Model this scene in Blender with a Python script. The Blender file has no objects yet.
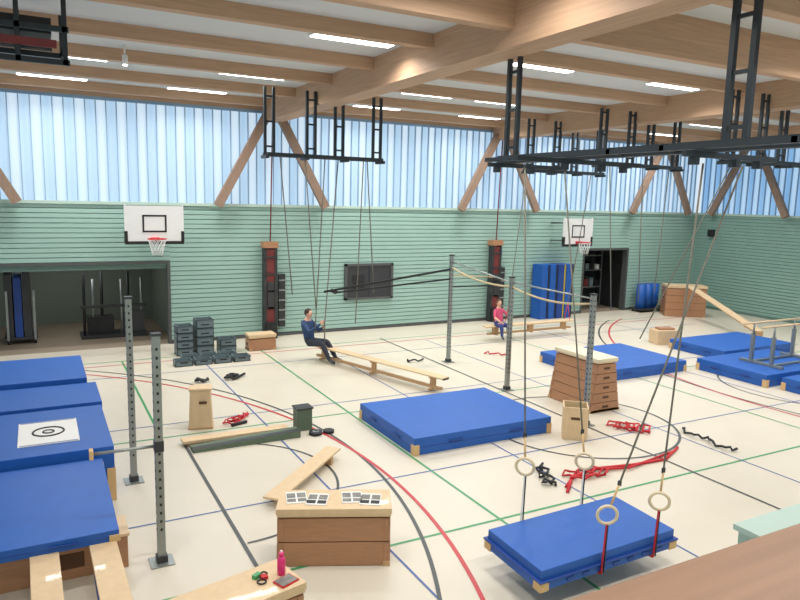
import bpy,bmesh,math,random
from mathutils import Vector,Matrix
random.seed(4)
V=Vector
SC=bpy.context.scene
# ------------------------------------------------ camera
f=680;r=.025;p=math.radians(8.4);a=math.radians(28.2);h=4.2
cd=bpy.data.cameras.new('camera');cam=bpy.data.objects.new('camera',cd);SC.collection.objects.link(cam)
fw=V((math.sin(a)*math.cos(p),math.cos(a)*math.cos(p),-math.sin(p)))
rt=V((math.cos(a),-math.sin(a),0));up=rt.cross(fw)
c,s=math.cos(r),math.sin(r)
R_=rt*c+up*s;U_=-rt*s+up*c
cam.matrix_world=Matrix(((R_.x,U_.x,-fw.x,0),(R_.y,U_.y,-fw.y,0),(R_.z,U_.z,-fw.z,h),(0,0,0,1)))
cd.sensor_width=36;cd.lens=f/800*36;cd.clip_start=.05
SC.camera=cam
SC.view_settings.view_transform='Standard'
SC.view_settings.exposure=0.0
# ------------------------------------------------ materials
def sr(*c):
    return tuple(((x/255)/12.92 if x/255<=.04045 else ((x/255+.055)/1.055)**2.4) for x in c)
def mat(n,col,rough=.6,metal=0,em=0,var=.12,scale=8,stretch=(1,1,1),bump=.0,coat=0):
    m=bpy.data.materials.new(n);m.use_nodes=True;nt=m.node_tree;b=nt.nodes['Principled BSDF']
    b.inputs['Roughness'].default_value=rough;b.inputs['Metallic'].default_value=metal
    b.inputs['Coat Weight'].default_value=coat
    if em:
        b.inputs['Base Color'].default_value=(*col,1)
        b.inputs['Emission Color'].default_value=(*col,1);b.inputs['Emission Strength'].default_value=em
        return m
    tc=nt.nodes.new('ShaderNodeTexCoord');mp=nt.nodes.new('ShaderNodeMapping');mp.inputs['Scale'].default_value=stretch
    nz=nt.nodes.new('ShaderNodeTexNoise');nz.inputs['Scale'].default_value=scale;nz.inputs['Detail'].default_value=4
    cr=nt.nodes.new('ShaderNodeMix');cr.data_type='RGBA'
    cr.inputs[6].default_value=(*[x*(1-var) for x in col],1);cr.inputs[7].default_value=(*[min(1,x*(1+var)) for x in col],1)
    nt.links.new(tc.outputs['Object'],mp.inputs[0]);nt.links.new(mp.outputs[0],nz.inputs['Vector'])
    nt.links.new(nz.outputs['Fac'],cr.inputs[0]);nt.links.new(cr.outputs[2],b.inputs['Base Color'])
    if bump:
        bp=nt.nodes.new('ShaderNodeBump');bp.inputs['Strength'].default_value=bump;bp.inputs['Distance'].default_value=.01
        nt.links.new(nz.outputs['Fac'],bp.inputs['Height']);nt.links.new(bp.outputs[0],b.inputs['Normal'])
    return m
M={}
M['roofx']=mat('glulam_wood_x',sr(184,150,120),.6,var=.26,scale=3,stretch=(.4,6,9))
M['roofy']=mat('glulam_wood_y',sr(182,148,118),.6,var=.26,scale=3,stretch=(6,.4,9))
M['roofd']=mat('glulam_wood_strut',sr(142,118,100),.6,var=.25,scale=4,stretch=(4,4,1))
M['rail']=mat('handrail_wood',sr(158,120,92),.45,var=.25,scale=3,stretch=(.4,8,8),coat=.2)
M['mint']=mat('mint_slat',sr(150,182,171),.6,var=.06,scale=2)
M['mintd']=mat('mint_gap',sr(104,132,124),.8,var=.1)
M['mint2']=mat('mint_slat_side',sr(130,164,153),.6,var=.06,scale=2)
M['mintpan']=mat('mint_panel',sr(176,198,186),.5,var=.04)
M['white']=mat('white_paint',sr(225,225,222),.6,var=.03)
M['ceil']=mat('acoustic_ceiling',sr(204,208,210),.8,var=.04,scale=60)
M['floor']=mat('sports_floor_linoleum',sr(207,198,180),.36,var=.05,scale=1.2)
M['conc']=mat('storage_floor',sr(140,126,108),.6,var=.1)
M['dark']=mat('dark_frame',sr(48,50,52),.5,var=.1)
M['dgrey']=mat('dark_grey_frame',sr(78,80,80),.5,var=.1)
M['black']=mat('black_rubber',sr(26,27,29),.55,var=.1)
M['steel']=mat('anthracite_steel',sr(44,52,56),.45,metal=.3,var=.1)
M['galv']=mat('galvanised_steel',sr(150,155,152),.42,metal=.7,var=.12,scale=25)
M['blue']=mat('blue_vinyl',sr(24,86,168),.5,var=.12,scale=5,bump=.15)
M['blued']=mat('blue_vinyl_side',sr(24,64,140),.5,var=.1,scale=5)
M['leath']=mat('tan_leather',sr(205,170,120),.6,var=.1)
M['cream']=mat('cream_leather',sr(222,210,180),.55,var=.06)
M['vault']=mat('vault_wood',sr(166,120,86),.5,var=.2,scale=5,stretch=(1,1,7),coat=.2)
M['vaultd']=mat('vault_gap',sr(90,58,36),.7)
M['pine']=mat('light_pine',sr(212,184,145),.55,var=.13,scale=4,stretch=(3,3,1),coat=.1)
M['pined']=mat('pine_dark',sr(186,150,108),.6,var=.15,scale=4,stretch=(3,3,1))  # darker pine tone for legs, runners, feet and support blocks
M['red']=mat('red_webbing',sr(190,28,36),.6,var=.15)
M['redpad']=mat('dark_red_pad',sr(112,44,42),.6,var=.15)
M['yel']=mat('yellow_trim',sr(205,185,60),.6)
M['rope']=mat('hemp_rope',sr(112,110,98),.8,var=.2,scale=60)
M['ropew']=mat('pale_rope',sr(198,180,140),.8,var=.2,scale=60)
M['ringw']=mat('ring_wood',sr(214,196,164),.5)
M['grey']=mat('grey_plastic',sr(104,120,124),.5,var=.1)
M['greyd']=mat('grey_plastic_rim',sr(76,90,94),.5,var=.1)
M['grey2']=mat('green_grey_box',sr(88,104,84),.6,var=.1)
M['stor']=mat('storage_wall_paint',sr(112,120,108),.7,var=.06)
M['paper']=mat('paper',sr(228,226,220),.6,var=.04)
M['photo']=mat('printed_page',sr(120,118,112),.5,var=.7,scale=14)
M['pink']=mat('pink_plastic',sr(225,50,120),.35)
M['skin']=mat('skin',sr(215,165,140),.5,var=.05)
M['hair']=mat('dark_hair',sr(52,40,32),.7,var=.3,scale=60)
M['hairb']=mat('brown_hair',sr(96,66,44),.7,var=.3,scale=60)
M['jack']=mat('blue_jacket',sr(34,62,102),.7,var=.15)
M['trou']=mat('dark_trousers',sr(44,48,60),.8,var=.15)
M['shoe']=mat('shoe',sr(70,70,74),.6)
M['pinkc']=mat('pink_shirt',sr(196,74,108),.8,var=.15)
M['leg']=mat('blue_leggings',sr(52,62,120),.8,var=.15)
M['lred']=mat('line_red',sr(186,44,52),.4,var=.05)
M['lblk']=mat('line_black',sr(62,66,66),.4,var=.05)
M['lgrn']=mat('line_green',sr(60,146,88),.4,var=.05)
M['lblu']=mat('line_blue',sr(54,88,148),.4,var=.05)
M['led']=mat('led_diffuser',(1,.99,.97),em=6)
M['alu']=mat('alu_mullion',sr(140,172,200),.5,var=.03)
def glaze(n,axis,c1,c2,st):
    m=bpy.data.materials.new(n);m.use_nodes=True;nt=m.node_tree;b=nt.nodes['Principled BSDF']
    b.inputs['Base Color'].default_value=(.2,.25,.3,1);b.inputs['Roughness'].default_value=.4
    tc=nt.nodes.new('ShaderNodeTexCoord');sp=nt.nodes.new('ShaderNodeSeparateXYZ')
    nt.links.new(tc.outputs['Object'],sp.inputs[0])
    w=nt.nodes.new('ShaderNodeMath');w.operation='MULTIPLY';w.inputs[1].default_value=2*math.pi/.5
    nt.links.new(sp.outputs[axis],w.inputs[0])
    sn=nt.nodes.new('ShaderNodeMath');sn.operation='SINE';nt.links.new(w.outputs[0],sn.inputs[0])
    m1=nt.nodes.new('ShaderNodeMapRange');m1.inputs[1].default_value=-1;m1.inputs[2].default_value=1
    nt.links.new(sn.outputs[0],m1.inputs[0])
    mx=nt.nodes.new('ShaderNodeMix');mx.data_type='RGBA';mx.inputs[6].default_value=(*c1,1);mx.inputs[7].default_value=(*c2,1)
    nt.links.new(m1.outputs[0],mx.inputs[0]);nt.links.new(mx.outputs[2],b.inputs['Emission Color'])
    b.inputs['Emission Strength'].default_value=st
    return m
M['glz']=glaze('channel_glazing',0,sr(170,205,234),sr(212,231,246),.82)
M['glz2']=glaze('channel_glazing_side',1,sr(116,172,224),sr(180,214,244),.8)
# ------------------------------------------------ mesh builder
class O:
    def __init__(s,name):s.n=name;s.bm=bmesh.new();s.m=[]
    def mi(s,k):
        if k not in s.m:s.m.append(k)
        return s.m.index(k)
    def _add(s,vs,faces,k,smooth=False):
        bv=[s.bm.verts.new(v) for v in vs];i=s.mi(k)
        for fc in faces:
            try:
                F=s.bm.faces.new([bv[j] for j in fc]);F.material_index=i;F.smooth=smooth
            except ValueError:pass
    def box(s,c,sz,k,rz=0,taper=(1,1),rot=None):
        R=rot if rot is not None else Matrix.Rotation(rz,3,'Z')
        vs=[]
        for z in(-1,1):
            tx,ty=(taper if z>0 else(1,1))
            for x,y in((-1,-1),(1,-1),(1,1),(-1,1)):
                vs.append(V(c)+R@V((x*sz[0]/2*tx,y*sz[1]/2*ty,z*sz[2]/2)))
        s._add(vs,[(3,2,1,0),(4,5,6,7),(0,1,5,4),(1,2,6,5),(2,3,7,6),(3,0,4,7)],k)
        return s
    def b(s,x0,x1,y0,y1,z0,z1,k):
        return s.box(((x0+x1)/2,(y0+y1)/2,(z0+z1)/2),(x1-x0,y1-y0,z1-z0),k)
    def beam(s,p0,p1,w,d,k):
        p0=V(p0);p1=V(p1);ax=(p1-p0);L=ax.length;ax=ax/L
        side=ax.cross(V((0,0,1)))
        if side.length<1e-3:side=V((1,0,0))
        side.normalize();u=side.cross(ax)
        R=Matrix((ax,side,u)).transposed()
        return s.box((p0+p1)/2,(L,w,d),k,rot=R)
    def cyl(s,p0,p1,r0,k,r1=None,seg=10,smooth=True):
        if r1 is None:r1=r0
        p0=V(p0);p1=V(p1);ax=(p1-p0).normalized()
        sd=ax.cross(V((0,0,1)))
        if sd.length<1e-3:sd=V((1,0,0))
        sd.normalize();u=sd.cross(ax);vs=[]
        for pp,rr in((p0,r0),(p1,r1)):
            for i in range(seg):
                t=2*math.pi*i/seg;vs.append(pp+sd*math.cos(t)*rr+u*math.sin(t)*rr)
        s._add(vs,[(i,(i+1)%seg,seg+(i+1)%seg,seg+i) for i in range(seg)],k,smooth)
        s._add(vs[:seg],[tuple(range(seg))],k);s._add(vs[seg:],[tuple(range(seg-1,-1,-1))],k)
        return s
    def tube(s,pts,r,k,seg=8):
        pts=[V(q) for q in pts];n=len(pts);rings=[]
        prev=None
        for i,q in enumerate(pts):
            t=(pts[min(i+1,n-1)]-pts[max(i-1,0)]).normalized()
            if prev is None:
                sd=t.cross(V((0,0,1)))
                if sd.length<1e-3:sd=V((1,0,0))
            else:sd=prev-t*prev.dot(t)
            sd.normalize();prev=sd;u=sd.cross(t)
            rr=r[i] if isinstance(r,(list,tuple)) else r
            rings.append([q+sd*math.cos(2*math.pi*j/seg)*rr+u*math.sin(2*math.pi*j/seg)*rr for j in range(seg)])
        vs=[v for g in rings for v in g];fs=[]
        for i in range(n-1):
            for j in range(seg):
                fs.append((i*seg+j,i*seg+(j+1)%seg,(i+1)*seg+(j+1)%seg,(i+1)*seg+j))
        fs.append(tuple(range(seg)));fs.append(tuple(range((n-1)*seg+seg-1,(n-1)*seg-1,-1)))
        s._add(vs,fs,k,True);return s
    def torus(s,c,R,r,nrm,k,seg=28,rs=8):
        c=V(c);nrm=V(nrm).normalized();a_=nrm.cross(V((0,0,1)))
        if a_.length<1e-3:a_=V((1,0,0))
        a_.normalize();b_=nrm.cross(a_);vs=[];fs=[]
        for i in range(seg):
            t=2*math.pi*i/seg;d=a_*math.cos(t)+b_*math.sin(t)
            for j in range(rs):
                q=2*math.pi*j/rs;vs.append(c+d*(R+r*math.cos(q))+nrm*r*math.sin(q))
        for i in range(seg):
            for j in range(rs):
                fs.append((i*rs+j,i*rs+(j+1)%rs,((i+1)%seg)*rs+(j+1)%rs,((i+1)%seg)*rs+j))
        s._add(vs,fs,k,True);return s
    def sph(s,c,sz,k,R=None,seg=12,fn=None,nr=8):
        R=R or Matrix.Identity(3);vs=[];fs=[]
        for i in range(nr+1):
            th=math.pi*i/nr
            for j in range(seg):
                ph=2*math.pi*j/seg;q=V((math.sin(th)*math.cos(ph),math.sin(th)*math.sin(ph),math.cos(th)))
                if fn:q=fn(q)
                vs.append(V(c)+R@V((q.x*sz[0],q.y*sz[1],q.z*sz[2])))
        for i in range(nr):
            for j in range(seg):fs.append((i*seg+j,(i+1)*seg+j,(i+1)*seg+(j+1)%seg,i*seg+(j+1)%seg))
        s._add(vs,fs,k,True);return s
    def done(s,bevel=0,segs=2,origin=True):
        bmesh.ops.remove_doubles(s.bm,verts=s.bm.verts,dist=1e-6)
        bmesh.ops.recalc_face_normals(s.bm,faces=s.bm.faces)
        me=bpy.data.meshes.new(s.n)
        loc=V((0,0,0))
        if origin:
            xs=[v.co for v in s.bm.verts]
            loc=V(((min(v.x for v in xs)+max(v.x for v in xs))/2,(min(v.y for v in xs)+max(v.y for v in xs))/2,min(v.z for v in xs)))
            for v in s.bm.verts:v.co-=loc
        s.bm.to_mesh(me);s.bm.free()
        o=bpy.data.objects.new(s.n,me);o.location=loc;SC.collection.objects.link(o)
        for k in s.m:me.materials.append(M[k])
        if bevel:
            md=o.modifiers.new('bevel','BEVEL');md.width=bevel;md.segments=segs;md.limit_method='ANGLE';md.angle_limit=math.radians(40)
        return o
YB=19.7;XR=24.7;XL=-6
# ------------------------------------------------ room shell
O('floor').b(XL,XR+.2,-3,YB,-.1,0,'floor').done(origin=False)
O('storage_floor').b(XL,XR+.2,YB,24.5,-.1,0,'conc').done(origin=False)
O('ceiling').b(XL,XR,8,YB,6.9,7.3,'ceil').b(XL,XR,-3,8,7.2,7.3,'ceil').done(origin=False)
op=[(XL+.5,3.25,2.36),(18.45,20.85,2.52)]
def slats(o,x0,x1,z0,z1):
    n=int(round((z1-z0)/.13));st=(z1-z0)/n
    for i in range(n):
        o.b(x0,x1,YB-.03,YB,z0+i*st+.01,z0+(i+1)*st-.01,'mint')
o=O('wall_back')
segs=[(XL,op[0][0],0),(op[0][0],op[0][1],op[0][2]),(op[0][1],op[1][0],0),(op[1][0],op[1][1],op[1][2]),(op[1][1],XR,0)]
for x0,x1,z0 in segs:
    o.b(x0,x1,YB,YB+.2,z0,3.9,'mintd');slats(o,x0,x1,max(z0,.1),3.9)
o.b(XL,XR,YB-.08,YB+.2,3.88,3.96,'mintpan')
o.done(origin=False)
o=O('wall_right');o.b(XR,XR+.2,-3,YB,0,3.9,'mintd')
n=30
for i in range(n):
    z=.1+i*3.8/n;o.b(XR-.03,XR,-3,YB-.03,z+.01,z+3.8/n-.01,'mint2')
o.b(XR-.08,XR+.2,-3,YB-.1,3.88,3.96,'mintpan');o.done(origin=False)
o=O('baseboard_back')
for x0,x1 in((XL,op[0][0]),(op[0][1],op[1][0]),(op[1][1],XR-.04)):o.b(x0,x1,YB-.04,YB,0,.09,'dgrey')
o.done(origin=False)
o=O('window_1');o.b(XL,XR,YB+.08,YB+.12,3.96,6.62,'glz')
x=XL
while x<XR:
    o.b(x-.012,x+.012,YB+.02,YB+.08,3.96,6.62,'alu');x+=.25
o.b(XL,XR,YB-.0,YB+.14,6.56,6.64,'alu');o.done(origin=False)
o=O('window_2');o.b(XR+.08,XR+.12,-3,YB-.1,3.96,6.62,'glz2')
y=-3
while y<YB-.1:
    o.b(XR+.02,XR+.08,y-.014,y+.014,3.96,6.62,'alu');y+=.25
o.done(origin=False)
O('trim_1').b(XL,XR,YB-.02,YB+.2,6.64,6.9,'roofx').done(origin=False)
O('trim_2').b(XR-.02,XR+.2,-3,YB-.05,6.62,7.3,'roofy').done(origin=False)
for i,(x0,x1,z) in enumerate(op):
    o=O('door_%d'%(i+1));o.b(x0,x0+.08,YB-.05,YB+.2,0,z,'dgrey').b(x1-.08,x1,YB-.05,YB+.2,0,z,'dgrey').b(x0+.08,x1-.08,YB-.05,YB+.2,z-.08,z,'dgrey')
    if i==0:o.b(x0+.08,x1-.08,YB+.05,YB+.13,z-.22,z-.08,'mintd')
    o.done(origin=False)
GX=[-2,6.15,14.25,22.2]
o=O('timber_roof_structure')
for x in GX:
    o.b(x-.25,x+.25,-3,YB-.03,6.32,7.0,'roofy')
for y in[1,3.3,5.6,8.0,10.15,12.4,14.5,16.9,19.1]:
    if y<8.05:o.b(XL,XR-.05,y-.1,y+.1,6.55,7.2,'roofx')
    else:o.b(XL,XR-.05,y-.1,y+.1,6.68,6.92,'roofx')
for x in GX:
    for d in(-1.62,1.62):
        if x+d<XR-.2:
            o.beam((x+d,YB-.3,3.9),(x+d*.13,YB-.3,6.45),.16,.24,'roofd')
for yy in(17.2,9.2):
    for d in(-1.6,1.6):
        o.beam((XR-.3,yy+d,3.9),(XR-.3,yy+d*.13,6.6),.16,.24,'roofd')
o.done(origin=False)
o=O('wall_storage');o.b(XL,3.5,24,24.2,0,3,'stor').b(3.35,3.5,YB+.2,24,0,3,'stor').b(XL,3.5,YB+.2,24.2,2.7,2.8,'stor')
o.b(18.2,21.1,21.6,21.7,0,3,'dark').b(18.2,18.3,YB+.2,21.6,0,3,'dark').b(21,21.1,YB+.2,21.6,0,3,'dark').b(18.2,21.1,YB+.2,21.7,2.7,2.8,'dark').done(origin=False)
# gallery
o=O('gallery_parapet');o.b(XL,14,-3,.85,2.25,2.5,'white').b(XL,14,.85,.95,0,3.33,'mintpan').b(1.6,6,1.0,1.06,0,3.36,'mintpan').b(1.59,6.02,.99,1.07,3.36,3.375,'mintpan').done(origin=False)
o=O('gallery_handrail');o.b(XL,14,.55,.97,3.33,3.4,'rail').done(.01,origin=False)
# court lines
o=O('court_line_markings')
def arc(cx,cy,R,t0,t1,w,k,z=.003):
    n=72;t0=math.radians(t0);t1=math.radians(t1);vs=[]
    for i in range(n+1):
        t=t0+(t1-t0)*i/n
        for rr in(R-w/2,R+w/2):vs.append((cx+rr*math.cos(t),cy+rr*math.sin(t),z))
    o._add(vs,[(2*i,2*i+1,2*i+3,2*i+2) for i in range(n)],k)
def ln(x0,y0,x1,y1,k,w=.05,z=.002):
    if abs(x0-x1)<1e-6:o._add([(x0-w/2,y0,z),(x0+w/2,y0,z),(x0+w/2,y1,z),(x0-w/2,y1,z)],[(0,1,2,3)],k)
    else:o._add([(x0,y0-w/2,z),(x1,y0-w/2,z),(x1,y0+w/2,z),(x0,y0+w/2,z)],[(0,1,2,3)],k)
arc(-5.9,8.9,10.5,-50,62,.055,'lred',.0045);arc(24.1,8.9,10.5,118,230,.055,'lred',.0045)
arc(-5,9.8,9.55,-50,60,.05,'lblk',.004);arc(23.2,9.8,9.55,120,230,.05,'lblk',.004)
arc(9.1,9.5,1.8,0,360,.05,'lblk',.005);arc(2.1,9.5,1.8,-90,90,.04,'lblk',.005);arc(16.1,9.5,1.8,90,270,.04,'lblk',.005)
ln(2.05,6,2.05,11.4,'lblk',.05,.0055);ln(9.1,2,9.1,18.2,'lblk',.045,.0055)
for x in(5.3,12.9,1.75,-2):ln(x,2.5 if x!=1.75 else 12.2,x,18.0,'lgrn',.045,.0025)
for y in(6.9,11.9,18.0):ln(-3,y,20.6,y,'lgrn',.045,.0027)
for x in(6.9,10.3,3.6,14.6,18,.4):ln(x,3,x,17.5,'lblu',.03,.0033)
for y in(8.7,12.6,16.4,4.9):ln(-3,y,21,y,'lblu',.03,.0036)
for y in(17.6,3.0):ln(-3,y,22,y,'lred',.045,.0039)
o.done()
# ------------------------------------------------ lights
for y,xs in((6.7,(.7,4.6,12.5,16.6,20.6)),(10.95,(4.85,8.9,12.6,16.7,20.8)),(15.35,(.7,4.4,8.9,11.1,15.8,19.4)),(18.3,(.5,3.8,8.9,12.5,16.6,20.8)),(2.5,(.7,4.6,8.6,12.6,16.6))):
    for x in xs:
        z=6.82 if y>8 else 7.1
        o=O('ceiling_light');o.b(x-.75,x+.75,y-.13,y+.13,z,z+.05,'white').b(x-.72,x+.72,y-.11,y+.11,z-.012,z,'led')
        for dx in(-.5,.5):o.b(x+dx-.01,x+dx+.01,y-.01,y+.01,z+.05,z+.08,'white')
        ob=o.done()
        ld=bpy.data.lights.new('lamp','AREA');ld.shape='RECTANGLE';ld.size=1.4;ld.size_y=.2;ld.energy=88;ld.color=(1,.985,.965)
        ld.spread=math.radians(150)
        lo=bpy.data.objects.new('lamp',ld);SC.collection.objects.link(lo);lo.parent=ob;lo.location=(0,0,-.04)
w=bpy.data.worlds.new('world');SC.world=w;w.use_nodes=True
w.node_tree.nodes['Background'].inputs[0].default_value=(.82,.92,1,1);w.node_tree.nodes['Background'].inputs[1].default_value=.9
# ------------------------------------------------ object functions
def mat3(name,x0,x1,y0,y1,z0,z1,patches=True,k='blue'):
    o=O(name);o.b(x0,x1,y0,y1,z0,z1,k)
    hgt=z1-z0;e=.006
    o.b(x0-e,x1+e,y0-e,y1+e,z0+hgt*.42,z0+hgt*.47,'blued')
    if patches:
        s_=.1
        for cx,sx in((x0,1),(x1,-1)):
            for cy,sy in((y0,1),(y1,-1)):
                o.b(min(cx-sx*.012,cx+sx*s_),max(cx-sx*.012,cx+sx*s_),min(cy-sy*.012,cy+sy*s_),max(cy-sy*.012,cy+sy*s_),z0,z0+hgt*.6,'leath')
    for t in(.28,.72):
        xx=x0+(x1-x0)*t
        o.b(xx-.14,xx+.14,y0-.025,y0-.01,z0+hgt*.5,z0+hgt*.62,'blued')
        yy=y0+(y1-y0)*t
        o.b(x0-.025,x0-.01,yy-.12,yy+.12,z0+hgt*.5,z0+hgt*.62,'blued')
    return o
def vault(name,cx,cy,L,W,H,rz,n=4,tap=.72,top='cream',z0=0):
    o=O(name);R=Matrix.Rotation(rz,3,'Z');pad=.12;hs=(H-pad)/n
    for i in range(n):
        f0=1-(1-tap)*i/n;f1=1-(1-tap)*(i+1)/n;ft=(f1/f0)
        o.box((cx,cy,z0+(i+.5)*hs),(L*(.9+.1*f0),W*f0,hs-.012),'vault',rz,(1,ft))
        if i<n-1:o.box((cx,cy,z0+(i+1)*hs),(L*(.9+.1*f1)-.03,W*f1-.03,.02),'vaultd',rz)
        for sx in(-1,1):
            q=V((cx,cy,z0+(i+.55)*hs))+R@V((sx*(L*(.9+.1*f0)/2+.002),0,0))
            o.box(q,(.012,min(.16,W*.3),hs*.25),'vaultd',rz)
            for sy in(-1,1):
                q=V((cx,cy,z0+(i+.5)*hs))+R@V((sx*(L*.5-.05),sy*(W*(f0+f1)/4+.003),0))
                o.box(q,(.05,.008,hs-.03),'vault',rz)
    o.box((cx,cy,z0+H-pad/2-.01),(L*1.0,W*tap+.05,pad*.5),'pine',rz)
    o.box((cx,cy,z0+H-.035),(L*1.0+.02,W*tap+.06,.07),top,rz)
    for sx in(-1,1):
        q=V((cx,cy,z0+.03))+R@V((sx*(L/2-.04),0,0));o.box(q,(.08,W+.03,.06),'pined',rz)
    return o
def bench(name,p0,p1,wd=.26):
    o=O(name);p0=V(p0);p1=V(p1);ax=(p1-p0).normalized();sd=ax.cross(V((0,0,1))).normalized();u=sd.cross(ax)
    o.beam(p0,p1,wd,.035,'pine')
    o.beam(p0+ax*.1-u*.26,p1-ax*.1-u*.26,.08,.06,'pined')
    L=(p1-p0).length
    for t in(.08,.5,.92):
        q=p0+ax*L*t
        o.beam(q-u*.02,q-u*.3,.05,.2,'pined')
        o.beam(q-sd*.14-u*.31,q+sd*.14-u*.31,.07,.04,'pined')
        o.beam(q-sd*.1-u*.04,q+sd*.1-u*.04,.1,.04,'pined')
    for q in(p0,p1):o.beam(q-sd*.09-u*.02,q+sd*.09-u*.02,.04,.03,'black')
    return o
def post(name,x,y,H,w=.08,z0=0):
    o=O(name);o.b(x-.13,x+.13,y-.13,y+.13,z0,z0+.015,'galv').b(x-.06,x+.06,y-.06,y+.06,z0+.015,z0+.09,'dark')
    o.b(x-w/2,x+w/2,y-w/2,y+w/2,z0+.09,H,'galv').b(x-w/2-.01,x+w/2+.01,y-w/2-.01,y+w/2+.01,H,H+.03,'dark')
    z=z0+.4
    while z<H-.1:
        o.b(x-.012,x+.012,y-w/2-.003,y-w/2,z,z+.03,'black').b(x-w/2-.003,x-w/2,y-.012,y+.012,z,z+.03,'black');z+=.1
    return o
def hanger(o,x,y,z0,z1,w=.22,dirx=True):
    for d in(-w/2,w/2):
        a_=(x+d,y) if dirx else(x,y+d)
        o.b(a_[0]-.03,a_[0]+.03,a_[1]-.03,a_[1]+.03,z0,z1,'steel')
    z=z0+.15
    while z<z1-.1:
        if dirx:o.b(x-w/2,x+w/2,y-.018,y+.018,z,z+.04,'steel')
        else:o.b(x-.018,x+.018,y-w/2,y+w/2,z,z+.04,'steel')
        z+=.55
# ------------------------------------------------ left mat stack
mat3('landing_mat',-1.9,.68,13.1,15.0,0,.9).done(.03,3)
mat3('landing_mat',-1.9,.82,11.75,13.05,0,.82).done(.03,3)
mat3('landing_mat',-1.9,.8,9.65,11.7,0,.78).done(.03,3)
o=O('target_sheet');o.b(-.36,.4,10.05,11.1,.783,.79,'paper').torus((.02,10.58,.792),.2,.014,(0,0,1),'black',rs=6).torus((.02,10.58,.792),.07,.012,(0,0,1),'black',rs=6)
for q in((-.34,.38,10.07,10.09),(-.34,.38,11.06,11.08)):o.b(q[0],q[1],q[2],q[3],.79,.793,'lblu')
o.done()
o=mat3('exercise_mat',-1.3,.64,7.5,9.55,.5,.63);ob=o.done(.02,3)
ob.rotation_euler=(math.radians(2),0,0)
o=O('vault_box_section');o.b(-1.2,.75,7.75,8.2,0,.38,'vault').b(-1.22,.77,7.73,8.22,.38,.42,'pine').b(-1.0,-.6,7.74,7.76,.12,.3,'vaultd').b(-.1,.3,7.74,7.76,.12,.3,'vaultd').done(.01)
for x in(-.12,.44):
    o=O('gym_bench');o.beam((x,9.4,.47),(x+.06,6.25,.44),.27,.04,'pine')
    for y in(6.45,9.2):o.b(x-.03,x+.08,y-.03,y+.03,0,.44,'pined').b(x-.12,x+.16,y-.04,y+.04,0,.04,'pined')
    o.done(.006)
post('horizontal_bar_post',1.1,10.2,2.72,.085).done()
o=post('horizontal_bar_post',1.1,7.7,2.66,.085)
o.b(1.05,1.15,7.65,7.75,1.34,1.46,'dark').cyl((1.1,7.7,1.4),(.42,7.72,1.4),.018,'galv').b(.39,.43,7.67,7.77,1.35,1.45,'leath');o.done()
vz=math.radians(-24)
vault('vault_box',2.95,7.0,1.3,.52,.7,vz,2,.9,'pine').done(.008)
Rv=Matrix.Rotation(vz,3,'Z')
o=O('open_magazines')
for i,(u_,v_,rr) in enumerate(((-.45,.03,.15),(-.2,-.02,-.1),(.2,.03,.05),(.42,-.03,-.12))):
    q=V((2.95,7.0,.706))+Rv@V((u_,v_,0));o.box(q,(.24,.3,.012),'paper',vz+rr)
    for t in(-.06,.06):
        q2=q+Matrix.Rotation(vz+rr,3,'Z')@V((t,.05,.008));o.box(q2,(.1,.12,.004),'photo',vz+rr)
        q2=q+Matrix.Rotation(vz+rr,3,'Z')@V((t,-.08,.008));o.box(q2,(.1,.08,.004),'black' if i%2 else 'photo',vz+rr)
o.done()
vault('vault_box',1.4,5.76,1.3,.5,.6,math.radians(13),2,.95,'pine').done(.008)
o=O('water_bottle');bx,by,bz=1.93,5.88,.6
o.tube([(bx,by,bz),(bx,by,bz+.02),(bx,by,bz+.15),(bx,by,bz+.175),(bx,by,bz+.19)],[.035,.04,.04,.032,.02],'pink',14)
o.cyl((bx,by,bz+.19),(bx,by,bz+.225),.024,'pink').cyl((bx,by,bz+.225),(bx,by,bz+.245),.01,'white').done()
o=O('notebook');o.box((1.93,5.74,.607),(.2,.15,.014),'red',.4).box((1.93,5.74,.616),(.18,.13,.004),'photo',.4).done()
o=O('keys_and_chalk');o.box((1.7,5.92,.62),(.08,.05,.04),'lgrn',.6).box((1.76,5.88,.615),(.06,.06,.03),'red',.1).torus((1.72,5.82,.61),.04,.008,(0,0,1),'black').torus((1.78,5.95,.61),.03,.007,(.1,0,1),'black').done()
o=O('balance_plank');o.b(2.0,3.85,11.28,11.5,.05,.1,'pine').b(2.1,2.2,11.3,11.48,0,.05,'pined').b(3.6,3.7,11.3,11.48,0,.05,'pined').done(.006)
o=O('springboard');o._add([(2.1,10.95,0),(3.95,10.95,0),(3.95,11.22,0),(2.1,11.22,0),(2.1,10.95,.05),(3.95,10.95,.12),(3.95,11.22,.12),(2.1,11.22,.05)],[(3,2,1,0),(4,5,6,7),(0,1,5,4),(1,2,6,5),(2,3,7,6),(3,0,4,7)],'grey2')
o._add([(2.1,10.96,.055),(3.95,10.96,.125),(3.95,11.1,.125),(2.1,11.1,.055)],[(0,1,2,3)],'dark');o.done()
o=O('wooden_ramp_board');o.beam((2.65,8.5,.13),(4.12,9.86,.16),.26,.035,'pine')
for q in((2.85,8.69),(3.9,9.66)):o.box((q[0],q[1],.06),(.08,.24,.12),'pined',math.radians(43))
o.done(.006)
o=O('wooden_crate');o.box((2.5,12.25,.36),(.42,.34,.7),'pine',-.25,(.85,.85)).box((2.5,12.25,.73),(.4,.32,.04),'pine',-.25)
o.box((2.5,12.06,.5),(.14,.02,.05),'vaultd',-.25).box((2.5,12.25,.02),(.44,.36,.04),'pined',-.25);o.done(.01)
o=O('chalk_box');o.b(4.0,4.28,11.25,11.5,0,.4,'grey2').b(3.98,4.3,11.23,11.52,.4,.43,'dark').done(.006)
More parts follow.
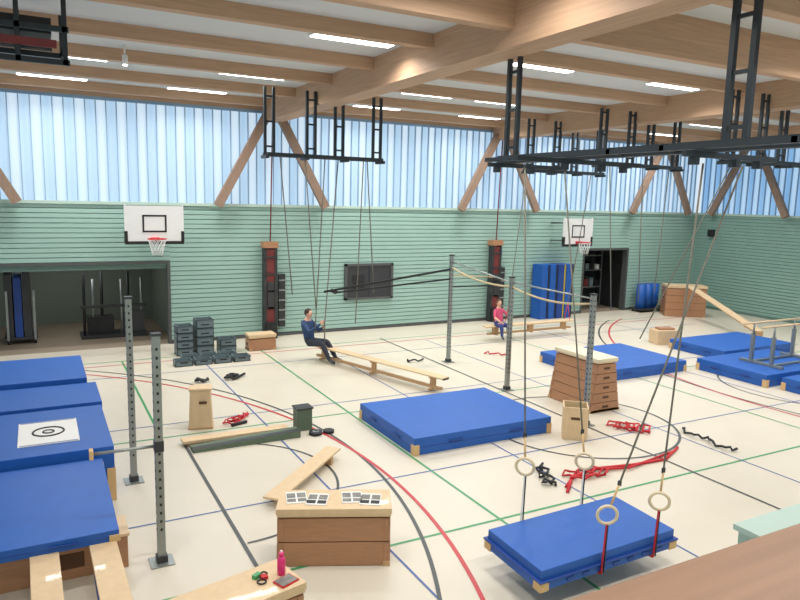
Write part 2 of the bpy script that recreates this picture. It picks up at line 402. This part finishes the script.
o=O('weight_disc_pair');o.cyl((4.25,11.0,0),(4.25,11.0,.06),.12,'black',seg=20).cyl((4.5,11.0,0),(4.5,11.0,.05),.1,'black',seg=20).torus((4.25,11,.06),.05,.012,(0,0,1),'galv').done()
vault('vault_box_section',5.35,18.1,.75,.42,.45,0,1,.96,'pine').done(.006)
o=O('storage_crate_stack')
def crate(x0,x1,y0,y1,z0,z1,k='grey'):
    t=.02;o.b(x0,x1,y0,y1,z0,z0+t,k).b(x0,x1,y0,y0+t,z0,z1,k).b(x0,x1,y1-t,y1,z0,z1,k).b(x0,x0+t,y0,y1,z0,z1,k).b(x1-t,x1,y0,y1,z0,z1,k)
    o.b(x0-.012,x1+.012,y0-.012,y0+t,z1-.03,z1,'greyd').b(x0+.12,x1-.12,y0-.005,y0,z0+.08,z0+.11,'black')
for i in range(4):crate(3.1,3.52,18.0,18.45,i*.2,i*.2+.195)
for i in range(4):crate(3.6,4.05,18.0,18.45,i*.235,i*.235+.23)
for i in range(2):crate(4.2,4.62,17.9,18.35,i*.2,i*.2+.195)
for i in range(4):crate(2.85+i*.48,3.27+i*.48,16.85,17.2,0,.15)
for i in range(3):crate(3.1+i*.48,3.5+i*.48,17.3,17.65,0,.15)
o.done()
def coil(name,pts0,k,loops=2,spread=.25,rad=.014):
    o=O(name);pts=[]
    n=loops*14
    for i in range(n):
        t=i/(n-1);base=V(pts0[0]).lerp(V(pts0[1]),t)
        an=i/14*2*math.pi
        pts.append((base.x+math.cos(an)*spread*(.6+.4*math.sin(i*1.7)),base.y+math.sin(an*1.05)*spread*.6,rad+.004+.014*(i%5)))
    o.tube(pts,rad,k,6);return o
coil('climbing_strap_black',[(3.75,15.2,0),(4.0,15.4,0)],'black',loops=2,spread=.2,rad=.03).done()
coil('climbing_strap_black',[(3.05,15.2,0),(3.2,15.3,0)],'black',loops=1,spread=.16,rad=.03).done()
coil('tangled_red_strap',[(2.95,12.1,0),(3.4,12.5,0)],'red',loops=4,spread=.18).cyl((3.0,12.0,.03),(3.3,12.1,.03),.03,'black').done()
coil('tangled_red_strap',[(9.6,9.1,0),(10.0,8.6,0)],'red',loops=5,spread=.25,rad=.018).done()
o=coil('tangled_red_strap',[(7.1,7.55,0),(7.8,7.5,0)],'red',loops=3,spread=.25,rad=.018)
o.tube([(6.7,7.15,.02),(7.1,7.5,.03),(7.6,7.6,.05),(8.4,7.5,.02),(9.1,7.45,.02),(9.75,7.75,.02)],.026,'red',6).tube([(6.8,7.3,.02),(7.4,7.7,.03),(8.2,7.4,.04),(9.5,7.65,.02)],.02,'red',6).done()
coil('black_webbing_strap',[(10.6,8.4,0),(10.5,7.2,0)],'black',loops=2,spread=.12,rad=.022).done()
coil('black_webbing_strap',[(6.6,7.4,0),(6.95,8.1,0)],'black',loops=3,spread=.15,rad=.02).done()
coil('black_webbing_strap',[(8.3,15.1,0),(8.8,15.2,0)],'black',loops=1,spread=.15,rad=.02).done()
coil('tangled_red_strap',[(10.8,15.2,0),(11.3,14.8,0)],'red',loops=1,spread=.08,rad=.02).done()
mat3('landing_mat',5.35,8.25,9.35,11.5,0,.3).done(.03,3)
mat3('landing_mat',11.75,14.65,11.6,13.9,0,.28).done(.03,3)
mat3('landing_mat',16.6,19.7,11.95,13.8,0,.28).done(.03,3)
mat3('landing_mat',15.1,18.1,9.7,11.65,0,.3).done(.03,3)
mat3('landing_mat',15.3,18.3,7.7,9.45,0,.3).done(.03,3)
vault('vault_box',10.12,10.52,1.3,.78,1.12,math.radians(90),5,.62).done(.008)
o=O('open_wooden_box');rz=-.7;cx,cy=8.5,9.0;R=Matrix.Rotation(rz,3,'Z')
for q,sz in(((0,.21,.3),(.44,.025,.6)),((0,-.21,.3),(.44,.025,.6)),((.21,0,.3),(.025,.42,.6)),((-.21,0,.3),(.025,.42,.6)),((0,0,.02),(.42,.42,.04))):
    o.box(V((cx,cy,q[2]))+R@V((q[0],q[1],0)),sz,'pine',rz)
o.box(V((cx,cy,.4))+R@V((0,-.225,0)),(.16,.01,.05),'vaultd',rz).box(V((cx,cy,.45)),(.38,.38,.02),'grey2',rz);o.done(.006)
post('horizontal_bar_post',9.42,14.8,2.8,.085).done();post('horizontal_bar_post',9.23,12.0,2.55,.085).done();post('horizontal_bar_post',9.15,9.4,2.52,.085).done()
o=O('sagging_climbing_rope')
def sag(p0,p1,d,n=12):
    p0=V(p0);p1=V(p1);return [p0.lerp(p1,i/n)-V((0,0,d*4*(i/n)*(1-i/n))) for i in range(n+1)]
o.tube(sag((9.42,14.75,2.5),(9.23,12.05,2.35),.1),.022,'ropew').tube(sag((9.23,11.95,2.35),(9.15,9.45,2.35),.12),.022,'ropew');o.done()
o=O('high_bar');o.cyl((9.42,14.75,2.65),(9.23,12.05,2.45),.016,'galv').cyl((9.23,11.95,2.45),(9.15,9.45,2.45),.016,'galv').done()
# swing frames
o=O('swing_rail_frame')
hanger(o,6.4,8.5,4.85,6.6,.24,False);hanger(o,6.4,4.72,4.85,6.6,.24,False)
o.b(6.33,6.47,3.4,8.75,4.78,4.9,'steel')
o.b(6.1,6.2,3.4,8.75,4.8,4.86,'steel')
for y,x0 in((5.0,6.0),(7.0,5.35),(8.5,6.0)):
    o.b(x0,7.5,y-.03,y+.03,4.72,4.78,'steel')
    for x in(6.15,6.8,7.2):o.b(x-.03,x+.03,y-.05,y+.05,4.64,4.72,'steel')
for y in(3.9,5.4,6.2,7.8):o.b(6.1,6.47,y-.03,y+.03,4.8,4.87,'steel')
o.done()
def xframe(name,xc,y,z=5.15,half=1.45,top=6.62):
    o=O(name)
    for dx in(-half+.1,-.35,.35,half-.1):hanger(o,xc+dx,y,z,top,.2,True)
    for dy in(-.15,.15):
        o.b(xc-half,xc+half,y+dy-.035,y+dy+.035,z-.05,z+.03,'steel')
    for dx in(-half,-.5,.5,half):o.b(xc+dx-.04,xc+dx+.04,y-.2,y+.2,z-.1,z-.03,'steel')
    return o
xframe('swing_rail_frame',6.1,15.3).done();xframe('swing_rail_frame',14.25,16.2).done();xframe('swing_rail_frame',14.25,13.3,5.25).done();xframe('swing_rail_frame',14.25,9.6,5.2).done()
o=O('suspended_gym_mat')
o.b(4.4,6.4,5.0,5.98,.27,.37,'blue').b(4.42,6.38,5.02,5.96,.38,.49,'blue').b(4.38,6.42,4.98,6.0,.365,.385,'blued')
for cx in(4.4,6.3):
    for cy in(5.0,5.88):o.b(cx-.01,cx+.11,cy-.01,cy+.11,.26,.36,'leath')
for i in range(7):
    xx=4.75+i*.22;o.b(xx,xx+.1,4.985,5.0,.3,.34,'blued')
ob=o.done(.02,3);ob.rotation_euler=(math.radians(1.5),math.radians(-1),0)
rings=[((4.93,5.99,1.14),(5.5,7.0,4.66)),((5.86,5.99,1.05),(6.15,7.0,4.66)),((5.23,4.96,.93),(6.95,5.0,4.66)),((6.02,4.96,.93),(6.3,5.0,4.66))]
for i,(q,t) in enumerate(rings):
    o=O('gymnastic_ring');q=V(q);t=V(t);dr=(t-q).normalized()
    o.torus(q,.105,.018,(.72,.69,.1) if i!=2 else (.5,.85,.1),'ringw')
    o.tube([q+dr*.1,q+dr*.34],.013,'leath',8).box(q+dr*.36,(.04,.02,.06),'dark')
    o.tube([q+dr*.38,t],.011,'rope',8)
    yb=6.0 if i<2 else 4.97
    kk='white' if i<2 else 'red'
    o.beam(q+V((0,0,-.1)),V((q.x-.02,yb,.26)),.03,.01,kk)
    o.beam(q+V((.02,0,-.1)),V((q.x+.02,yb+.004,.26)),.012,.012,'black')
    o.beam(V((q.x-.02,yb,.262)),V((q.x-.02,yb+(-.4 if i<2 else .4),.262)),.04,.01,kk)
    o.done()
o=O('climbing_ropes')
for q,t in(((5.3,15.3,1.9),(5.0,15.3,5.1)),((5.9,15.3,1.5),(5.6,15.3,5.1)),((6.15,16.0,.9),(6.1,15.3,5.1)),((6.95,15.3,1.1),(7.1,15.3,5.1)),((7.3,15.0,1.9),(7.2,15.3,5.1))):
    o.tube([t,q],.014,'rope')
o.tube([(6.2,15.1,2.0),(6.3,15.0,1.95)],.05,'dark')
o.done()
o=O('climbing_ropes')
for q,t in(((13.6,13.3,1.4),(13.2,13.3,5.2)),((14.6,13.3,1.6),(14.4,13.3,5.2)),((15.2,13.3,1.8),(15.4,13.3,5.2)),((12.0,10.8,1.2),(13.0,9.6,5.15))):
    o.tube([t,q],.014,'rope')
o.done()
o=O('swing_bench');o.b(11.9,15.4,16.57,16.83,.42,.46,'pine').b(12.0,15.3,16.67,16.73,.18,.24,'pined')
for x in(12.3,13.65,15.0):o.b(x-.1,x+.1,16.66,16.74,.2,.42,'pined').b(x-.03,x+.03,16.58,16.82,.16,.2,'pined')
for x,tx in((12.75,12.95),(15.15,15.5)):
    for dy in(-.13,.13):
        o.tube([(x,16.7+dy,.46),(x,16.7,1.0)],.012,'red',6)
    o.tube([(x,16.7,1.0),(tx,16.4,5.1)],.014,'rope')
o.tube([(12.75,16.57,.42),(12.75,16.83,.42)],.015,'red',6);o.done()
bench('gym_bench',(6.36,16.55,.36),(7.75,12.25,.36)).done(.006)
o=O('slackline_strap');o.beam((9.38,14.8,2.45),(5.98,15.0,1.98),.03,.05,'black').beam((9.38,14.8,2.2),(6.3,15.0,1.95),.03,.04,'black')
o.beam((9.38,14.8,2.3),(14.1,19.3,1.6),.03,.04,'ropew').beam((9.46,14.8,2.0),(14.1,19.3,1.3),.03,.04,'black');o.done()
vault('vault_box',22.1,17.9,1.5,.75,1.2,math.radians(-35),4,.92,'pine').done(.008)
o=O('slide_bench');o.beam((21.75,17.35,1.22),(20.2,13.4,.32),.3,.04,'pine');o.beam((21.68,17.1,1.12),(20.25,13.5,.25),.06,.08,'pined')
for q in(.12,.88):
    qq=V((21.75,17.35,1.15)).lerp(V((20.2,13.4,.27)),q);o.box(qq,(.28,.12,.05),'pined',-.4)
o.b(20.1,20.35,13.35,13.5,0,.3,'pined');o.done(.006)
o=O('vault_box_section');o.box((17.0,14.35,.22),(.75,.5,.44),'pine',-.3).box((17.0,14.35,.47),(.5,.3,.06),'vault',-.3).box((17.0,14.1,.25),(.2,.02,.06),'vaultd',-.3).done(.01)
o=O('parallel_bars');bz=.305
for x in(16.0,17.7):
    for y in(10.2,10.75):
        o.b(x-.04,x+.04,y-.04,y+.04,bz+.06,bz+.75,'galv').cyl((x,y,bz+.75),(x,y,bz+1.0),.025,'galv')
    o.b(x-.05,x+.05,9.9,11.05,bz,bz+.06,'galv')
for y in(10.2,10.75):
    o.b(16.0,17.7,y-.03,y+.03,bz,bz+.05,'galv').tube([(15.5,y,bz+1.02),(18.2,y,bz+1.02)],.026,'pine',10)
o.done()
o=O('upright_crash_mats')
for i in range(4):
    x=16.15+i*.38;o.box((x,19.35,1.0),(.3,.5,2.0),'blue' if i!=2 else 'blued',.1).box((x+.17,19.33,1.0),(.025,.5,1.98),'yel' if i==2 else 'dark',.1)
o.done(.01)
o=O('rolled_mat_trolley')
o.b(20.95,22.2,18.9,19.5,.08,.14,'dark')
for i,x in enumerate((21.2,21.57,21.94)):
    o.cyl((x,19.2,.14),(x,19.2,1.1),.18,'blue',seg=20).torus((x,19.2,1.1),.1,.02,(0,0,1),'blued')
for x in(21.05,22.1):
    for y in(19.0,19.4):o.cyl((x-.02,y,.05),(x+.02,y,.05),.05,'black')
o.done()
for xc in(6.05,14.2):
    o=O('wall_equipment_post')
    o.b(xc-.22,xc+.22,YB-.36,YB-.05,2.7,2.88,'vault')
    o.b(xc-.2,xc-.12,YB-.32,YB-.1,0,2.7,'dark').b(xc+.12,xc+.2,YB-.32,YB-.1,0,2.7,'dark')
    o.b(xc-.12,xc+.12,YB-.3,YB-.12,.5,2.66,'redpad').b(xc-.1,xc+.1,YB-.34,YB-.3,.9,1.7,'dark').b(xc-.16,xc+.16,YB-.4,YB-.1,0,.5,'black')
    for z in(.9,1.4,1.9,2.4):o.b(xc-.2,xc+.2,YB-.34,YB-.3,z,z+.05,'dark')
    o.b(xc+.3,xc+.5,YB-.15,YB-.05,.3,1.9,'dark')
    for z in(.5,.8,1.1,1.4,1.7):o.b(xc+.28,xc+.52,YB-.2,YB-.15,z,z+.04,'galv')
    o.tube([(xc+.02,YB-.2,2.88),(xc+.1,YB-.2,6.3)],.02,'redpad');o.done()
o=O('wall_niche_board');o.b(8.55,10.2,YB-.09,YB-.035,1.05,2.1,'dark')
for q in((8.52,8.6),(10.15,10.23)):o.b(q[0],q[1],YB-.12,YB-.035,1.0,2.15,'dgrey')
o.b(8.52,10.23,YB-.12,YB-.035,2.08,2.15,'dgrey').b(8.52,10.23,YB-.12,YB-.035,1.0,1.07,'dgrey').b(9.35,9.4,YB-.1,YB-.09,1.07,2.08,'steel').b(8.8,9.2,YB-.11,YB-.09,1.3,1.8,'black').done()
def hoop(xc,z0,z1,rim,wd=1.4,yb=18.65):
    o=O('basketball_hoop');o.b(xc-wd/2,xc+wd/2,yb,yb+.04,z0,z1,'white')
    e=.03
    for q in((xc-wd/2-e,xc-wd/2,z0-e,z1+e),(xc+wd/2,xc+wd/2+e,z0-e,z1+e)):o.b(q[0],q[1],yb-.01,yb+.05,q[2],q[3],'white')
    o.b(xc-wd/2-.03,xc+wd/2+.03,yb-.02,yb+.06,z0-.06,z0+.02,'black')
    for sx in(-1,1):o.b(xc+sx*wd/2-.04,xc+sx*wd/2+.04,yb-.02,yb+.06,z0,z0+.28,'black')
    a0,a1,b0,b1=xc-.3,xc+.3,rim+.15,rim+.6;t=.045
    for q in((a0,a1,b0,b0+t),(a0,a1,b1-t,b1),(a0,a0+t,b0,b1),(a1-t,a1,b0,b1)):o.b(q[0],q[1],yb-.006,yb,q[2],q[3],'black')
    o.b(xc-.1,xc+.1,yb-.12,yb,rim-.06,rim+.02,'red')
    rc=V((xc,yb-.36,rim));o.torus(rc,.225,.013,(0,0,1),'red',seg=28)
    n=12
    for i in range(n):
        for dd in(1,-1):
            pts=[]
            for j in range(5):
                t=j/4;an=2*math.pi*(i/n+dd*t*.17);R=.225*(1-.45*t**.8);pts.append(rc+V((math.cos(an)*R,math.sin(an)*R,-.42*t)))
            o.tube(pts,.006,'white',4)
    for sx in(-.35,.35):
        for zz in(z0+.15,z1-.15):o.beam((xc+sx,yb+.04,zz),(xc+sx*1.1,YB-.035,zz-.05),.05,.05,'dgrey')
        o.b(xc+sx-.03,xc+sx+.03,yb+.04,yb+.1,z0,z1,'black')
    o.done()
hoop(2.72,2.95,3.88,3.05);hoop(17.2,2.75,3.68,2.85,1.3)
o=O('wall_loudspeaker');o.b(24.5,24.66,18.7,18.95,3.0,3.3,'dark').b(24.48,24.5,18.73,18.92,3.03,3.27,'black').done(.01)
o=O('ceiling_spotlight');o.cyl((1.6,14.0,6.55),(1.6,14.0,6.72),.05,'white').cyl((1.6,14.0,6.72),(1.6,14.0,6.9),.015,'white').cyl((1.6,14,6.53),(1.6,14,6.55),.04,'led').done()
o=O('ceiling_lifting_frame')
for x in(-.7,-.1,.45):
    o.b(x-.03,x+.03,10.35,10.41,5.85,6.68,'steel').b(x-.03,x+.03,11.3,11.36,6.1,6.68,'steel')
    o.beam((x,10.38,5.88),(x,11.33,6.12),.05,.06,'steel').beam((x,10.38,6.5),(x,11.33,6.15),.04,.04,'steel')
for y,z in((10.38,5.88),(11.33,6.12),(10.38,6.3)):
    o.b(-.75,.5,y-.03,y+.03,z-.035,z+.035,'steel')
o.b(-.6,.3,10.5,11.2,6.25,6.45,'black').beam((-.6,10.36,6.1),(.35,10.36,6.1),.04,.1,'redpad').cyl((-.3,10.6,6.1),(.3,10.6,6.1),.06,'dark')
o.done()
o=O('upright_mat_trolley');o.b(-.9,-.1,21,22,.12,.2,'dark')
for i in range(3):o.b(-.85+i*.22,-.66+i*.22,21.02,21.98,.2,1.95-.1*(i%2),'blued' if i%2 else 'dark')
for x in(-.8,-.15):
    o.b(x-.03,x+.03,20.95,21.0,.12,1.5,'galv')
    for y in(21.1,21.9):o.cyl((x-.03,y,.06),(x+.03,y,.06),.06,'black')
o.done(.01)
o=O('storage_pole_rack')
for i,x in enumerate((1.1,1.35,1.6,2.1,2.3,2.7)):
    o.cyl((x,21.2+.2*(i%3),0),(x+.02,21.25+.2*(i%3),1.9-.2*(i%2)),.04,'galv' if i%2 else 'black')
o.b(1.0,2.8,21.1,21.2,.9,.98,'dark').b(1.0,2.8,21.1,21.9,0,.1,'dark').b(1.2,1.9,21.3,21.8,.1,.6,'black').b(2.2,2.75,21.4,21.8,.1,.7,'dgrey').done()
o=O('storage_shelf')
for z in(.1,.8,1.5,2.1):o.b(18.6,20.7,20.9,21.5,z,z+.04,'galv')
for x in(18.6,19.65,20.66):o.b(x,x+.04,20.9,20.94,0,2.3,'galv')
for i in range(7):o.b(18.7+i*.28,18.9+i*.28,20.95,21.4,.84,1.1+.05*(i%3),('redpad','grey','black','vault')[i%4]).b(18.7+i*.28,18.9+i*.28,20.95,21.4,1.54,1.75+.05*(i%3),('grey','black','white','redpad')[i%4])
o.done()
ld=bpy.data.lights.new('storage_fill_light','AREA');ld.size=1.5;ld.energy=24;lo=bpy.data.objects.new('storage_fill_light',ld);SC.collection.objects.link(lo);lo.location=(1,21.8,2.65)  # unseen fill light, added to brighten the storage room a little
# ------------------------------------------------ people
def person(name,org,yaw,J,E,sc,hair,long=False):
    org=V(org);Rz=Matrix.Rotation(yaw,3,'Z')
    T=lambda q:org+Rz@(V(q)*sc)
    names=list(J);me=bpy.data.meshes.new('tmp')
    me.from_pydata([T(J[n][0]) for n in names],[(names.index(x),names.index(y)) for x,y,_ in E],[])
    ob=bpy.data.objects.new('tmp',me);SC.collection.objects.link(ob)
    sk=ob.modifiers.new('s','SKIN');sk.use_smooth_shade=True
    for i,n in enumerate(names):
        d=me.skin_vertices[0].data[i];rr=J[n][1]
        d.radius=(rr[0]*sc,rr[1]*sc) if isinstance(rr,tuple) else (rr*sc,rr*sc);d.use_root=(n=='pelvis')
    ss=ob.modifiers.new('u','SUBSURF');ss.levels=2;ss.render_levels=2
    dg=bpy.context.evaluated_depsgraph_get();me2=bpy.data.meshes.new_from_object(ob.evaluated_get(dg))
    o=O(name)
    segs=[(T(J[x][0]),T(J[y][0]),k) for x,y,k in E]
    vs=[v.co.copy() for v in me2.vertices];bv=[o.bm.verts.new(v) for v in vs]
    for pl in me2.polygons:
        ct=pl.center;best=None
        for A,B,k in segs:
            d=B-A;t=max(0,min(1,(ct-A).dot(d)/d.length_squared));ds=(ct-A-d*t).length
            if best is None or ds<best[0]:best=(ds,k)
        F=o.bm.faces.new([bv[i] for i in pl.vertices]);F.material_index=o.mi(best[1]);F.smooth=True
    bpy.data.objects.remove(ob)
    hc=T(J['head'][0]);hs=sc
    def hf(q):
        q=q.copy()
        if q.z<0:q.y*=1+.28*q.z;q.x*=1+.12*q.z
        return q
    o.sph(hc,(.098*hs,.078*hs,.122*hs),'skin',Rz,16,hf)
    L=lambda x,y,z:hc+Rz@(V((x,y,z))*hs)
    o.tube([L(.088,0,.015),L(.115,0,-.025),L(.095,0,-.032)],[.008*hs,.015*hs,.008*hs],'skin',6)
    for sy in(-1,1):
        o.sph(L(.083,sy*.032,.01),(.012*hs,.015*hs,.01*hs),'white',Rz,8).sph(L(.092,sy*.032,.01),(.006*hs,.007*hs,.007*hs),'black',Rz,8)
        o.beam(L(.09,sy*.018,.032),L(.085,sy*.048,.034),.008*hs,.006*hs,hair)
        o.sph(L(-.005,sy*.08,-.005),(.02*hs,.01*hs,.03*hs),'skin',Rz,8)
    o.beam(L(.088,-.022,-.062),L(.088,.022,-.062),.01*hs,.009*hs,'pinkc')
    o.sph(L(-.018,0,.03),(.108*hs,.09*hs,.112*hs),hair,Rz,20,lambda q:V((min(q.x,.55) if q.z<.45 else q.x,q.y,max(q.z,(-.62 if q.x<.1 else (-.1 if abs(q.y)>.8 else .3))))),14)
    if long:o.tube([L(-.09,0,.04),L(-.13,0,-.05),L(-.12,0,-.2),L(-.11,0,-.28)],[.03*hs,.035*hs,.028*hs,.008*hs],hair,8)
    for sd in('L','R'):
        wr=T(J['wrist'+sd][0]);el=T(J['elbow'+sd][0]);dr=(wr-el).normalized()
        sdv=dr.cross(V((0,0,1)));sdv=sdv.normalized() if sdv.length>1e-3 else V((1,0,0));u=sdv.cross(dr)
        pc=wr+dr*.045*sc
        Rm=Matrix((dr,sdv,u)).transposed()
        o.sph(pc,(.052*sc,.018*sc,.042*sc),'skin',Rm,10)
        sg=1 if sd=='L' else -1
        for i,(ln_,of) in enumerate(((.07,.03),(.08,.01),(.074,-.01),(.058,-.03))):
            b0=pc+dr*.035*sc+u*of*sc
            p1=b0+dr*ln_*.45*sc+sdv*sg*.004*sc;p2=p1+dr*ln_*.1*sc+sdv*sg*ln_*.4*sc;p3=p2-dr*ln_*.3*sc+sdv*sg*ln_*.15*sc
            o.tube([b0,p1,p2,p3],[.009*sc,.0085*sc,.008*sc,.006*sc],'skin',6)
        b0=pc-dr*.02*sc+u*.03*sc
        o.tube([b0,b0+u*.025*sc+dr*.025*sc+sdv*sg*.012*sc,b0+u*.02*sc+dr*.05*sc+sdv*sg*.03*sc],[.012*sc,.01*sc,.007*sc],'skin',6)
    return o.done(origin=True)
J={'pelvis':((0,0,.50),(.15,.12)),'spine':((-.05,0,.68),(.15,.12)),'chest':((-.1,0,.9),(.18,.13)),'neckb':((-.1,0,1.05),(.08,.08)),'neck':((-.08,0,1.12),.058),'head':((-.05,0,1.22),.06),
 'shL':((-.1,.18,.99),.085),'elbowL':((.12,.24,.76),.06),'wristL':((.34,.06,.88),.038),
 'shR':((-.1,-.18,.99),.085),'elbowR':((.12,-.24,.78),.06),'wristR':((.34,-.06,1.0),.038),
 'hipL':((.04,.1,.48),.11),'kneeL':((.44,.13,.52),.08),'ankL':((.7,.14,.1),.05),'toeL':((.88,.15,.05),.045),
 'hipR':((.04,-.1,.48),.11),'kneeR':((.44,-.12,.52),.08),'ankR':((.66,-.13,.1),.05),'toeR':((.84,-.14,.05),.045)}
E=[('pelvis','spine','jack'),('spine','chest','jack'),('chest','neckb','jack'),('neckb','neck','skin'),('neck','head','skin'),
 ('chest','shL','jack'),('shL','elbowL','jack'),('elbowL','wristL','jack'),('chest','shR','jack'),('shR','elbowR','jack'),('elbowR','wristR','jack'),
 ('pelvis','hipL','trou'),('hipL','kneeL','trou'),('kneeL','ankL','trou'),('ankL','toeL','shoe'),('pelvis','hipR','trou'),('hipR','kneeR','trou'),('kneeR','ankR','trou'),('ankR','toeR','shoe')]
yaw=math.atan2(-.8,.6)
person('man_sitting',(6.15,16.35,0),yaw,J,E,1.0,'hair')
hp=V((6.15,16.35,0))+Matrix.Rotation(yaw,3,'Z')@V((.435,0,0))
o=O('swing_rope');o.tube([(hp.x,hp.y,.38),(hp.x,hp.y,1.05),(6.5,15.45,5.1)],.016,'rope').done()
J2={k:(v[0],v[1]) for k,v in J.items()}
J2.update({'ankL':((.5,.12,.12),.045),'toeL':((.66,.13,.06),.038),'ankR':((.48,-.1,.14),.045),'toeR':((.64,-.11,.08),.038),
 'elbowL':((.04,.3,.8),.045),'wristL':((-.02,.38,.98),.032),'elbowR':((.1,-.22,.74),.045),'wristR':((.32,-.1,.62),.032),
 'chest':((-.06,0,.88),(.15,.11)),'shL':((-.06,.15,.97),.07),'shR':((-.06,-.15,.97),.07)})
mp={'jack':'pinkc','trou':'leg'}
E2=[(x,y,('skin' if y.startswith('wrist') else mp.get(k,k))) for x,y,k in E]
person('girl_sitting',(12.4,16.66,.06),math.radians(-100),J2,E2,.88,'hairb',True)
